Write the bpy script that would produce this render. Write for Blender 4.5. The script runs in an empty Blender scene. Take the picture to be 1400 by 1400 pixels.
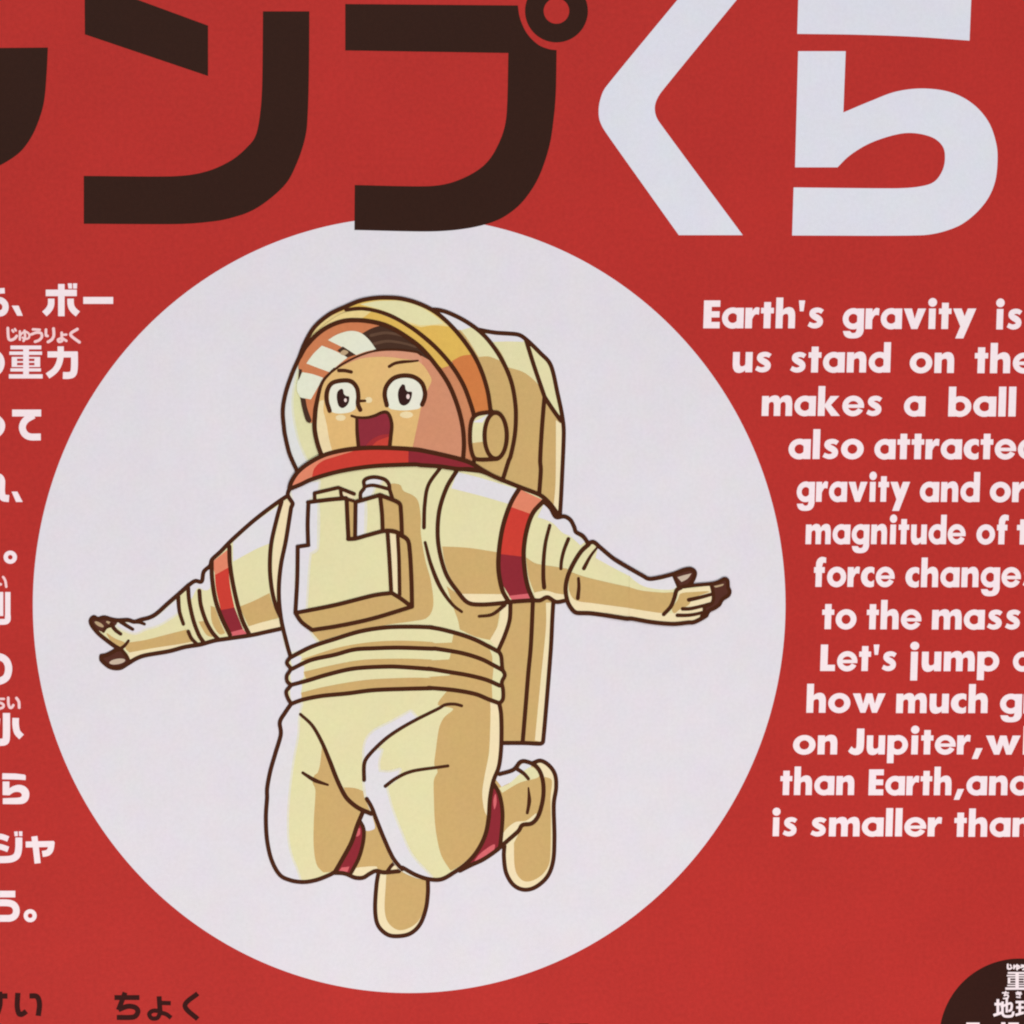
import bpy, math
from mathutils import Vector
from mathutils.geometry import delaunay_2d_cdt

# ------------------------------------------------------------------ camera, light, exposure
scene = bpy.context.scene
COL = scene.collection
YAW = math.radians(-14.0)            # the camera stands a little to the left of the poster's normal
DIST = 2.2                           # metres from lens to poster
WIDE = 0.56                          # metres of poster across the frame
CAMX = math.sin(YAW) * DIST
CAMY = -math.cos(YAW) * DIST
cam_d = bpy.data.cameras.new('camera')
cam_d.sensor_width = 36.0
cam_d.lens = 36.0 * DIST / WIDE
cam_d.clip_start = 0.05
cam_d.clip_end = 50.0
cam = bpy.data.objects.new('camera', cam_d)
COL.objects.link(cam)
cam.location = (CAMX, CAMY, 0.0)
cam.rotation_euler = (math.radians(90), 0, YAW)
scene.camera = cam
scene.render.engine = 'CYCLES'
scene.cycles.pixel_filter_type = 'BLACKMAN_HARRIS'
scene.cycles.filter_width = 2.1
scene.cycles.max_bounces = 4
scene.view_settings.view_transform = 'Standard'
scene.view_settings.look = 'None'
scene.view_settings.exposure = 0.04
scene.view_settings.gamma = 1.0

world = bpy.data.worlds.new('World')
scene.world = world
world.use_nodes = True
bg = world.node_tree.nodes['Background']
bg.inputs['Color'].default_value = (0.93, 0.95, 1.0, 1)
bg.inputs['Strength'].default_value = 0.40


def area_light(name, loc, target, size, power, colour):
    l = bpy.data.lights.new(name, 'AREA')
    l.shape = 'DISK'
    l.size = size
    l.energy = power
    l.color = colour
    o = bpy.data.objects.new(name, l)
    COL.objects.link(o)
    o.location = loc
    o.rotation_euler = (Vector(target) - Vector(loc)).to_track_quat('-Z', 'Y').to_euler()
    return o


area_light('room_lamp', (-0.05, -1.75, -1.6), (0.35, 0, -0.25), 1.0, 31.5, (1.0, 0.93, 0.90))
area_light('ceiling_lamp', (0.15, -1.75, 1.5), (-0.05, 0, 0.25), 1.2, 14.0, (0.85, 0.94, 1.0))
LIGHT = 0.94                         # paper albedo * LIGHT = pixel value (linear)

# ------------------------------------------------------------------ photograph pixel -> point on the poster
F = Vector((-math.sin(YAW), math.cos(YAW), 0))
R = Vector((math.cos(YAW), math.sin(YAW), 0))
STEP = 2.0e-5                        # thickness of one ink layer


def place(px, py, y):
    u = (px - 700.0) / 1400.0 * WIDE / DIST
    v = -(py - 700.0) / 1400.0 * WIDE / DIST
    d = F + R * u + Vector((0, 0, v))
    t = (y - CAMY) / d.y
    return (CAMX + d.x * t, y, d.z * t)


# ------------------------------------------------------------------ inks
def lin(c):
    c /= 255.0
    return c / 12.92 if c <= 0.04045 else ((c + 0.055) / 1.055) ** 2.4


MATS = {}


def ink(name, r, g, b, rough=0.5, grain=0.2):
    m = bpy.data.materials.new(name)
    m.use_nodes = True
    nt = m.node_tree
    N, L = nt.nodes, nt.links
    p = N['Principled BSDF']
    p.inputs['Roughness'].default_value = rough
    p.inputs['Specular IOR Level'].default_value = 0.11
    tc = N.new('ShaderNodeTexCoord')
    # faint uneven ink cover, like a large inkjet print on matt paper
    n1 = N.new('ShaderNodeTexNoise')
    n1.inputs['Scale'].default_value = 430.0
    n1.inputs['Detail'].default_value = 3.0
    n1.inputs['Roughness'].default_value = 0.6
    L.new(tc.outputs['Object'], n1.inputs['Vector'])
    n2 = N.new('ShaderNodeTexNoise')
    n2.inputs['Scale'].default_value = 16.0
    n2.inputs['Detail'].default_value = 4.0
    L.new(tc.outputs['Object'], n2.inputs['Vector'])
    half = N.new('ShaderNodeMath')
    half.operation = 'MULTIPLY_ADD'
    half.inputs[1].default_value = 0.5
    half.inputs[2].default_value = 0.25
    L.new(n2.outputs['Fac'], half.inputs[0])
    add = N.new('ShaderNodeMath')
    add.operation = 'ADD'
    L.new(n1.outputs['Fac'], add.inputs[0])
    L.new(half.outputs[0], add.inputs[1])
    mr = N.new('ShaderNodeMapRange')
    mr.inputs['From Min'].default_value = 0.5
    mr.inputs['From Max'].default_value = 1.5
    mr.inputs['To Min'].default_value = 1 - grain
    mr.inputs['To Max'].default_value = 1 + grain
    L.new(add.outputs[0], mr.inputs['Value'])
    nc = N.new('ShaderNodeTexNoise')                # tiny colour drift between ink passes
    nc.inputs['Scale'].default_value = 75.0
    nc.inputs['Detail'].default_value = 3.0
    L.new(tc.outputs['Object'], nc.inputs['Vector'])
    drift = N.new('ShaderNodeVectorMath')
    drift.operation = 'MULTIPLY_ADD'
    drift.inputs[1].default_value = (0.08, 0.08, 0.08)
    drift.inputs[2].default_value = (0.96, 0.96, 0.96)
    L.new(nc.outputs['Color'], drift.inputs[0])
    scl = N.new('ShaderNodeVectorMath')
    scl.operation = 'SCALE'
    L.new(drift.outputs[0], scl.inputs[0])
    L.new(mr.outputs['Result'], scl.inputs['Scale'])
    mix = N.new('ShaderNodeMix')
    mix.data_type = 'RGBA'
    mix.blend_type = 'MULTIPLY'
    mix.inputs['Factor'].default_value = 1.0
    mix.inputs['A'].default_value = (min(.98, lin(r) / LIGHT), min(.98, lin(g) / LIGHT), min(.98, lin(b) / LIGHT), 1)
    L.new(scl.outputs[0], mix.inputs['B'])
    L.new(mix.outputs['Result'], p.inputs['Base Color'])
    # paper tooth
    n3 = N.new('ShaderNodeTexNoise')
    n3.inputs['Scale'].default_value = 900.0
    n3.inputs['Detail'].default_value = 2.0
    L.new(tc.outputs['Object'], n3.inputs['Vector'])
    bp = N.new('ShaderNodeBump')
    bp.inputs['Strength'].default_value = 0.22
    bp.inputs['Distance'].default_value = 0.0004
    L.new(n3.outputs['Fac'], bp.inputs['Height'])
    L.new(bp.outputs['Normal'], p.inputs['Normal'])
    MATS[name] = m


for _n, *_c in (
        ('red_ink', 183, 47, 41), ('paper_white', 224, 218, 222), ('title_white', 221, 220, 227), ('text_white', 250, 228, 229),
        ('ruby_white', 250, 206, 204), ('title_brown', 50, 25, 15), ('small_brown', 54, 13, 9), ('line_brown', 71, 32, 9), ('badge_brown', 50, 21, 13),
        ('cream', 226, 218, 168), ('suit_mid', 225, 219, 197), ('suit_white', 224, 219, 221), ('tan', 203, 168, 107), ('pale', 238, 220, 176),
        ('gold', 222, 180, 86), ('gold_light', 232, 208, 140), ('orange', 207, 122, 65), ('rim_orange', 205, 133, 92),
        ('skin', 224, 182, 116), ('skin_shade', 208, 140, 106), ('skin_light', 236, 214, 166),
        ('brow_band', 214, 148, 116), ('glass_white', 222, 221, 217), ('glass_mid', 222, 219, 193), ('glass_cream', 222, 217, 168), ('glint', 227, 227, 202), ('glass_orange', 204, 123, 79),
        ('hair', 70, 44, 30), ('hair_streak', 96, 68, 50), ('eye_white', 231, 229, 208), ('pupil', 52, 24, 20), ('spark', 240, 215, 205),
        ('mouth_red', 141, 42, 54), ('tongue', 199, 64, 50), ('tongue_shade', 164, 46, 48),
        ('band_light', 224, 132, 100), ('band_red', 203, 60, 47), ('band_dark', 140, 38, 47), ('band_pink', 214, 100, 104),
        ('tip_brown', 84, 43, 31), ('tip_light', 188, 160, 122), ('tip_grey', 200, 178, 156)):
    ink(_n, *_c, grain=0.06 if 'white' in _n or _n in ('cream', 'pale', 'glint') else 0.09 if _n not in ('red_ink', 'title_brown', 'badge_brown') else 0.17)


# ------------------------------------------------------------------ 2D shapes
def reg(x0, y0, s):
    """coordinates measured in an enlarged crop of the photograph -> photograph pixels"""
    def f(pts):
        return [(x0 + p[0] / s, y0 + p[1] / s) + tuple(p[2:]) for p in pts]
    return f


def crom(p0, p1, p2, p3, n):
    out = []
    for i in range(n):
        t = i / n
        out.append(tuple(0.5 * ((2 * p1[k]) + (-p0[k] + p2[k]) * t + (2 * p0[k] - 5 * p1[k] + 4 * p2[k] - p3[k]) * t * t
                                + (-p0[k] + 3 * p1[k] - 3 * p2[k] + p3[k]) * t ** 3) for k in (0, 1)))
    return out


def spline(pts, closed, step=2.0):
    """smooth curve through the points; a third element marks a sharp corner"""
    n = len(pts)
    cor = [len(p) > 2 and bool(p[2]) for p in pts]
    out = []
    for i in range(n if closed else n - 1):
        a, b = pts[i], pts[(i + 1) % n]
        d = math.hypot(b[0] - a[0], b[1] - a[1])
        if d < 1e-6:
            continue
        ea, eb = cor[i], cor[(i + 1) % n]
        if ea and eb:
            out.append(a[:2])
            continue
        p0 = pts[i - 1] if (closed or i > 0) and not ea else None
        p3 = pts[(i + 2) % n] if (closed or i + 2 < n) and not eb else None
        # keep tangents from overshooting when the neighbours are much farther away
        def near(c, q):
            if q is None:
                return None
            e = math.hypot(q[0] - c[0], q[1] - c[1])
            if e > d * 1.6:
                k = d * 1.6 / e
                return (c[0] + (q[0] - c[0]) * k, c[1] + (q[1] - c[1]) * k)
            return q
        p0 = near(a, p0) or (a[0] - (b[0] - a[0]) * .5, a[1] - (b[1] - a[1]) * .5)
        p3 = near(b, p3) or (b[0] + (b[0] - a[0]) * .5, b[1] + (b[1] - a[1]) * .5)
        out += crom(p0, a, b, p3, max(2, int(d / step)))
    if not closed:
        out.append(pts[-1][:2])
    return out


def disc(cx, cy, rx, ry=None, rot=0.0, n=None):
    ry = ry or rx
    n = n or max(12, int(max(rx, ry) * 2))
    c, s = math.cos(rot), math.sin(rot)
    return [(cx + rx * math.cos(2 * math.pi * i / n) * c - ry * math.sin(2 * math.pi * i / n) * s,
             cy + rx * math.cos(2 * math.pi * i / n) * s + ry * math.sin(2 * math.pi * i / n) * c) for i in range(n)]


def arcband(cx, cy, rx, ry, ix, iy, a0, a1, n=28):
    """strips of a ring between two angles in degrees, y up"""
    out = []
    for i in range(n):
        t0 = math.radians(a0 + (a1 - a0) * i / n)
        t1 = math.radians(a0 + (a1 - a0) * (i + 1) / n)
        out.append([(cx + rx * math.cos(t0), cy + ry * math.sin(t0)), (cx + rx * math.cos(t1), cy + ry * math.sin(t1)),
                    (cx + ix * math.cos(t1), cy + iy * math.sin(t1)), (cx + ix * math.cos(t0), cy + iy * math.sin(t0))])
    return out


def brush(pts, w, cap='round', w2=None, wm=None, step=2.0):
    """a pen line as a list of small polygons"""
    if w2 is None:
        w2 = w
    c = spline(pts, False, step)
    c = [q for i, q in enumerate(c) if i == 0 or math.hypot(q[0] - c[i - 1][0], q[1] - c[i - 1][1]) > 1e-4]
    n = len(c)
    ln = [0.0]
    for i in range(1, n):
        ln.append(ln[-1] + math.hypot(c[i][0] - c[i - 1][0], c[i][1] - c[i - 1][1]))
    T = max(ln[-1], 1e-6)

    def wid(i):
        t = ln[i] / T
        if wm is not None:
            return ((w + (wm - w) * 2 * t) if t < .5 else (wm + (w2 - wm) * (2 * t - 1))) / 2
        return (w + (w2 - w) * t) / 2
    polys = []
    for i in range(n - 1):
        (x0, y0), (x1, y1) = c[i], c[i + 1]
        L = math.hypot(x1 - x0, y1 - y0)
        nx, ny = -(y1 - y0) / L, (x1 - x0) / L
        a, b = wid(i), wid(i + 1)
        polys.append([(x0 + nx * a, y0 + ny * a), (x1 + nx * b, y1 + ny * b), (x1 - nx * b, y1 - ny * b), (x0 - nx * a, y0 - ny * a)])
        if i > 0 and (cap == 'round' or (ln[i] > a and T - ln[i] > a)):
            polys.append(disc(x0, y0, a, n=12))
    if cap == 'round':
        polys.append(disc(*c[0], wid(0), n=14))
        polys.append(disc(*c[-1], wid(n - 1), n=14))
    return polys


def union(polys):
    vs, fs = [], []
    for p in polys:
        area = sum(p[i][0] * p[(i + 1) % len(p)][1] - p[(i + 1) % len(p)][0] * p[i][1] for i in range(len(p)))
        if area < 0:
            p = p[::-1]
        if abs(area) < 1e-7:
            continue
        k = len(vs)
        vs += [Vector((x, y)) for x, y in p]
        fs.append(list(range(k, k + len(p))))
    v, e, f, ov, oe, of = delaunay_2d_cdt(vs, [], fs, 0, 1e-5, True)
    tris = [t for t, o in zip(f, of) if o]
    return [(q.x, q.y) for q in v], tris


# ------------------------------------------------------------------ printed parts
LAYERS = {}                          # 5-pixel cell of the sheet -> topmost ink level printed there


def cells(pts, tris):
    out = set()
    todo = [[pts[k] for k in t] for t in tris]
    while todo:
        t = todo.pop()
        if len(t) > 3:
            todo += [[t[0], t[k], t[k + 1]] for k in range(1, len(t) - 1)]
            continue
        xs, ys = [p[0] for p in t], [p[1] for p in t]
        x0, x1, y0, y1 = min(xs), max(xs), min(ys), max(ys)
        if (x1 - x0 > 10 and y1 - y0 > 10) or x1 - x0 > 60 or y1 - y0 > 60:
            e = max(range(3), key=lambda k: (t[k][0] - t[(k + 1) % 3][0]) ** 2 + (t[k][1] - t[(k + 1) % 3][1]) ** 2)
            a, b, c = t[e], t[(e + 1) % 3], t[(e + 2) % 3]
            m = ((a[0] + b[0]) / 2, (a[1] + b[1]) / 2)
            todo += [[a, m, c], [m, b, c]]
            continue
        for i in range(math.floor(x0 / 5), math.floor(x1 / 5) + 1):
            for j in range(math.floor(y0 / 5), math.floor(y1 / 5) + 1):
                out.add((i, j))
    return out


class Print:
    """one printed part: collects its ink areas and becomes one mesh object"""

    def __init__(self):
        self.v, self.f, self.mi, self.mats = [], [], [], []

    def put(self, mat, polys, level=None):
        pts, tris = union(polys)
        if not tris:
            return self
        cs = cells(pts, tris)
        if level is None:
            level = 1 + max(LAYERS.get(c, 0) for c in cs)
        for c in cs:
            LAYERS[c] = max(level, LAYERS.get(c, 0))
        if mat not in self.mats:
            self.mats.append(mat)
        k = len(self.v)
        self.v += [place(px, py, -level * STEP) for px, py in pts]
        for t in tris:
            a, b, c = [pts[i] for i in t[:3]]
            s = (b[0] - a[0]) * (c[1] - a[1]) - (c[0] - a[0]) * (b[1] - a[1])
            t = list(t) if s < 0 else list(t)[::-1]     # faces look towards -Y, out of the poster
            self.f.append([k + i for i in t])
            self.mi.append(self.mats.index(mat))
        return self

    def fill(self, mat, pts):
        return self.put(mat, [spline(pts, True)])

    def soft(self, mat, mid, pts, w=6.0):
        q = spline(pts, True)
        self.put(mid, brush(q + [q[0]], w))
        return self.put(mat, [q])

    def line(self, pts, w=6.2, mat='line_brown', **k):
        k = {a: (b * 0.94 if a in ('w2', 'wm') else b) for a, b in k.items()}
        return self.put(mat, brush(pts, w * 0.94, **k))

    def build(self, name, parent=None, label=None):
        me = bpy.data.meshes.new(name)
        me.from_pydata(self.v, [], self.f)
        for m in self.mats:
            me.materials.append(MATS[m])
        me.polygons.foreach_set('material_index', self.mi)
        me.update()
        o = bpy.data.objects.new(name, me)
        COL.objects.link(o)
        if parent:
            o.parent = parent
        if label:
            o['label'] = label
        return o


# ------------------------------------------------------------------ the poster board
poster = bpy.data.objects.new('exhibit_poster', None)
COL.objects.link(poster)
poster['label'] = 'red printed panel with Japanese title and a leaping cartoon astronaut on white disc'
poster['category'] = 'poster'


def board():
    x0, _, z1 = place(-330, -330, 0)
    x1, _, z0 = place(1730, 1730, 0)
    t = 0.006
    b = 0.0008
    v = [(x0, 0, z0), (x1, 0, z0), (x1, 0, z1), (x0, 0, z1),
         (x0 - b, b, z0 - b), (x1 + b, b, z0 - b), (x1 + b, b, z1 + b), (x0 - b, b, z1 + b),
         (x0 - b, t, z0 - b), (x1 + b, t, z0 - b), (x1 + b, t, z1 + b), (x0 - b, t, z1 + b)]
    f = [(0, 1, 2, 3)]
    for a in (0, 4):
        for i in range(4):
            j = (i + 1) % 4
            f.append((a + i, a + 4 + i, a + 4 + j, a + j))
    f.append((11, 10, 9, 8))
    me = bpy.data.meshes.new('board')
    me.from_pydata(v, [], f)
    me.materials.append(MATS['red_ink'])
    me.update()
    o = bpy.data.objects.new('board', me)
    COL.objects.link(o)
    o.parent = poster


board()
Print().put('paper_white', [disc(559.4, 827.0, 514.5, 530.6, n=360)]).build('disc', poster, 'big white disc behind the astronaut')

# ------------------------------------------------------------------ title characters
c = 1
Print().put('title_brown', [spline([(-60, 66, c), (65.5, 65, c), (63.8, 100), (60, 140), (51, 170), (40, 192), (25, 210), (0, 226), (-30, 237, c),
                                    (-46, 180, c), (-20, 168), (-10, 128, c), (-60, 128, c)], True)]
            ).build('title_character', poster, 'cut-off dark brown character at the left edge of the title')
Print().put('title_brown', [[(115.5, -27), (284.5, 35), (284.5, 104), (116, 47)],
                            spline([(114.5, 240.5, c), (237, 241), (280, 235), (315, 220), (338, 201), (350, 184), (356, 152), (358.5, 112),
                                    (359.5, 15.5, c), (423, 15.5, c), (422.5, 90), (421, 150), (417.5, 187), (405, 225), (387.5, 255), (350, 285), (312, 299),
                                    (275, 304.5), (237, 306.5), (114.5, 306, c)], True)]
            ).build('title_character', poster, 'dark brown title character with a slanted dash above a hooked stroke')
Print().put('title_brown', [spline([(472, 5.5, c), (708, 7.5, c), (711, 25), (720, 45), (735, 60.5), (750, 67), (761, 68.5, c), (760, 125), (757, 162), (751, 200),
                                    (737.5, 240), (720, 269), (700, 289), (675, 303), (637, 312.5), (587, 316.5), (484.5, 314.5, c), (485, 253, c), (587, 254.5),
                                    (625, 247), (660, 227.5), (680, 200), (692, 162), (695, 72.5, c), (472, 69, c)], True)]
            + [[(760.8 + x, 15 - y) for x, y in q] for q in arcband(0, 0, 43, 43, 17.5, 17.5, 0, 360, 60)]
            ).build('title_character', poster, 'dark brown title character with a small ring at its shoulder')
Print().put('title_white', [spline([(976, -60, c), (926, 0), (827.5, 120), (821, 135), (818.5, 150), (820, 165), (827.5, 180), (928, 321.5, c), (1015.5, 321.5, c),
                                    (900, 165), (895.5, 152.5), (896.5, 140), (904, 126), (1007, 0), (1056, -60, c)], True)]
            ).build('title_character', poster, 'white title character like an open angle bracket')
Z4 = reg(1050, 0, 4)
Print().put('title_white', [spline(Z4([(170, -160, c), (160, 185, c), (500, 190), (800, 201), (1102, 222, c), (1118, -160, c)]), True),
                            spline(Z4([(165, 280, c), (425, 280, c), (412, 615, c), (560, 553), (700, 501), (850, 484), (1000, 505), (1120, 568), (1205, 665), (1247, 780),
                                       (1255, 880), (1240, 1000), (1190, 1105), (1100, 1198), (1000, 1253), (850, 1286), (132, 1288, c), (140, 1025, c), (700, 1030),
                                       (830, 1020), (910, 993), (955, 930), (968, 860), (955, 800), (900, 752), (800, 728), (700, 736), (560, 782), (450, 848),
                                       (380, 915, c), (148, 915, c)]), True)]
            ).build('title_character', poster, 'white title character with a bar above a round hook')


# ------------------------------------------------------------------ English lettering (heavy geometric sans), x-height = 1, y up
def rect(x0, y0, x1, y1):
    return [(x0, y0), (x1, y0), (x1, y1), (x0, y1)]


W = .335


def bowl(cx, r=.53, ry=.52, i=.235, iy=.24):
    return arcband(cx, .5, r, ry, i, iy, 0, 360, 36)


def arch(x0, w=.6, sw=.325):
    """shoulder and right stem starting from a stem whose right edge is x0"""
    x1 = x0 + w
    return [spline([(x0 - .08, .62, 1), (x0 - .02, .86), (x0 + .1, .98), (x0 + .29, 1.035), (x0 + .47, .98), (x1 - .03, .82), (x1, .62, 1),
                    (x1 - sw, .56, 1), (x1 - sw - .03, .67), (x1 - sw - .11, .71), (x0 + .03, .66), (x0 - .01, .54, 1)], True, .05), rect(x1 - sw, 0, x1, .63)]


def mir(polys, cx, cy):
    return [[(2 * cx - x, 2 * cy - y) for x, y in q] for q in polys]


def glyph(ch):
    if ch == 'o':
        return bowl(.54, .54), 1.08
    if ch == 'a':
        return bowl(.52, .52) + [rect(.715, 0, 1.05, 1)], 1.05
    if ch == 'd':
        return bowl(.52, .52) + [rect(.715, 0, 1.05, 1.5)], 1.05
    if ch == 'b':
        return bowl(.53, .52) + [rect(0, 0, .335, 1.5)], 1.05
    if ch == 'p':
        return bowl(.53, .52) + [rect(0, -.46, .335, 1)], 1.05
    if ch == 'g':
        return bowl(.52, .52) + [rect(.715, .0, 1.05, 1), spline([(1.05, .05, 1), (1.05, -.1), (.97, -.3), (.8, -.42), (.55, -.46), (.27, -.43), (.1, -.3), (.03, -.1, 1),
                                                                 (.38, -.1, 1), (.45, -.18), (.55, -.2), (.66, -.16), (.7, -.04), (.7, .05, 1)], True, .05)], 1.05
    if ch == 'e':
        return arcband(.53, .5, .53, .52, .26, .25, 8, 335, 36) + [rect(.18, .405, 1.06, .575)], 1.06
    if ch == 'c':
        return [spline([(.74, .97, 1), (.62, 1.01), (.5, 1.02), (.26, .96), (.07, .77), (0, .5), (.07, .23), (.26, .04), (.5, -.02), (.62, -.01), (.74, .03, 1),
                        (.74, .36, 1), (.64, .28), (.53, .27), (.4, .35), (.36, .5), (.4, .65), (.53, .73), (.64, .72), (.74, .64, 1)], True, .05)], .75
    if ch == 's':
        return brush([(.71, .80), (.58, .875), (.41, .885), (.25, .815), (.225, .68), (.34, .575), (.48, .5), (.595, .39), (.59, .24), (.46, .14), (.27, .125), (.06, .215)],
                     .225, 'butt', wm=.31, step=.05), .78
    if ch == 'r':
        return [rect(0, 0, W, 1), spline([(W - .1, .5, 1), (W, .84), (W + .1, .98), (W + .2, 1.03), (.68, 1.0, 1), (.655, .66, 1), (.56, .69), (.46, .66), (.39, .56), (W - .02, .4, 1)], True, .05)], .68
    if ch == 't':
        return [rect(.14, 0, .475, 1.28), rect(0, .73, .62, 1)], .62
    if ch == 'f':
        return [rect(.1, 0, .45, 1.1), rect(0, .71, .6, 1),
                spline([(.1, 1.05, 1), (.12, 1.27), (.23, 1.44), (.42, 1.52), (.66, 1.48, 1), (.66, 1.2, 1), (.57, 1.23), (.49, 1.2), (.45, 1.05, 1)], True, .05)], .64
    if ch == 'h':
        return [rect(0, 0, W, 1.5)] + arch(W), .95
    if ch == 'n':
        return [rect(0, 0, W, 1)] + arch(W), .95
    if ch == 'm':
        return [rect(0, 0, W, 1)] + arch(W, .575, .32) + arch(W + .575, .575, .32), W + 1.15
    if ch == 'u':
        return mir([rect(0, 0, W, 1)] + arch(W), .475, .5), .95
    if ch == 'i':
        return [rect(.05, 0, .385, 1), disc(.22, 1.3, .215, n=24)], .44
    if ch == 'j':
        return [rect(.05, -.48, .385, 1), disc(.22, 1.3, .215, n=24)], .44
    if ch == 'l':
        return [rect(0, 0, W, 1.5)], W
    if ch == 'k':
        return [rect(0, 0, W, 1.5), [(W - .05, .5), (.6, 1), (1.03, 1), (.62, .54)], [(W - .05, .53), (.63, .56), (1.09, 0), (.66, 0)]], 1.09
    if ch == 'v':
        return [[(0, 1), (.4, 1), (.7, 0), (.4, 0)], [(.7, 1), (1.1, 1), (.7, 0), (.4, 0)]], 1.1
    if ch == 'w':
        return [[(0, 1), (.37, 1), (.64, 0), (.4, 0)], [(.65, 1), (.95, 1), (.64, 0), (.4, 0)], [(.65, 1), (.95, 1), (1.2, 0), (.96, 0)], [(1.23, 1), (1.6, 1), (1.2, 0), (.96, 0)]], 1.6
    if ch == 'y':
        return [[(0, 1), (.42, 1), (.72, .28), (.46, -.05)], [(.73, 1), (1.15, 1), (.55, -.46), (.15, -.46)]], 1.15
    if ch == 'E':
        return [rect(0, 0, .38, 1.36), rect(.3, 0, .79, .31), rect(.3, .53, .77, .83), rect(.3, 1.05, .79, 1.36)], .79
    if ch == 'L':
        return [rect(0, 0, .38, 1.36), rect(.3, 0, .77, .32)], .77
    if ch == 'J':
        return [spline([(.42, 1.36, 1), (.8, 1.36, 1), (.8, .45), (.74, .16), (.56, 0), (.34, -.03), (.12, .05), (0, .17, 1), (.17, .43, 1), (.27, .32), (.36, .31), (.41, .38), (.42, .55, 1)], True, .05)], .8
    if ch == "'":
        return [[(0, 1.36), (.3, 1.36), (.24, .83), (.06, .83)]], .3
    if ch == ',':
        return [[(.2, .33), (.54, .33), (.3, -.24), (.0, -.24)]], .54
    raise KeyError(ch)


TIGHT = {'t': -.02, 'r': -.03, 'v': -.03, 'y': -.03, "'": .02}


LEAN = .032                          # the sheet is a touch skewed towards its right side


def word(text, x0, x1, base, xh, slope=0.0):
    polys, x = [], 0.0
    sp = []
    for i, ch in enumerate(text):
        if i:
            g = .125
            for q in (text[i - 1], ch):
                g += TIGHT.get(q, 0) - (.02 if q in 'oaecdgb' else 0)
            x += g
        sp.append((ch, x))
        x += glyph(ch)[1]
    k = (x1 - x0) / x
    for ch, gx in sp:
        for q in glyph(ch)[0]:
            polys.append([(x0 + (gx + u) * k + (v - .5) * xh * LEAN, base - v * xh + (u + gx) * k * slope) for u, v in q])
    return polys


LINES = [
    (950, 390, 3.111, 28.0, ("Earth's", 37, 548, 183), ('gravity', 629, 1196, 186), ('is', 1279, 1392, 188)),
    (950, 390, 3.111, 27.6, ('us', 160, 326, 370), ('stand', 405, 832, 371), ('on', 914, 1104, 373), ('the', 1190, 1449, 374)),
    (1030, 520, 3.784, 27.2, ('makes', 44, 666, 184), ('a', 779, 890, 186), ('ball', 1009, 1358, 187)),
    (1030, 520, 3.784, 27.2, ('also', 182, 571, 407), ('attracted', 626, 1478, 408)),
    (1070, 640, 4.242, 27.2, ('gravity', 82, 738, 195), ('and', 796, 1143, 196), ('or', 1202, 1408, 197)),
    (1070, 640, 4.242, 26.8, ('magnitude', 134, 1061, 441), ('of', 1124, 1306, 442), ('the', 1358, 1720, 443)),
    (1080, 750, 4.375, 27.0, ('force', 143, 626, 229), ('changes', 691, 1478, 231)),
    (1080, 750, 4.375, 26.8, ('to', 192, 398, 482), ('the', 459, 786, 483), ('mass', 850, 1379, 484)),
    (1070, 870, 4.242, 26.6, ("Let's", 219, 661, 201), ('jump', 737, 1256, 202), ('and', 1336, 1690, 203)),
    (1070, 870, 4.242, 26.4, ('how', 139, 596, 443), ('much', 659, 1191, 445), ('gr', 1261, 1480, 447)),
    (1040, 980, 3.889, 26.0, ('on', 172, 409, 200), ('Jupiter,', 466, 1181, 200), ('wh', 1196, 1505, 201)),
    (1040, 980, 3.889, 26.0, ('than', 104, 499, 416), ('Earth,', 574, 1082, 417), ('and', 1094, 1435, 417)),
    (1040, 980, 3.889, 25.8, ('is', 60, 194, 635), ('smaller', 264, 963, 636), ('than', 1029, 1440, 638)),
]
for zx, zy, s, xh, *ws in LINES:
    polys = []
    for text, a, b, base in ws:
        polys += word(text, zx + a / s, zx + b / s, zy + base / s, xh)
    Print().put('text_white', polys).build('text_line', poster, 'white line of bold English lettering starting with ' + ws[0][0].rstrip(','))


# ------------------------------------------------------------------ Japanese lettering, strokes read off the photograph
def strokes(f, s, items, cap='butt'):
    polys = []
    for it in items:
        w, pts = it[0], it[1]
        polys += brush(f(pts), w / s, it[2] if len(it) > 2 else cap)
    return polys


def jp(name, mat, polys, label=None):
    return Print().put(mat, polys).build(name, poster, label)


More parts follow.
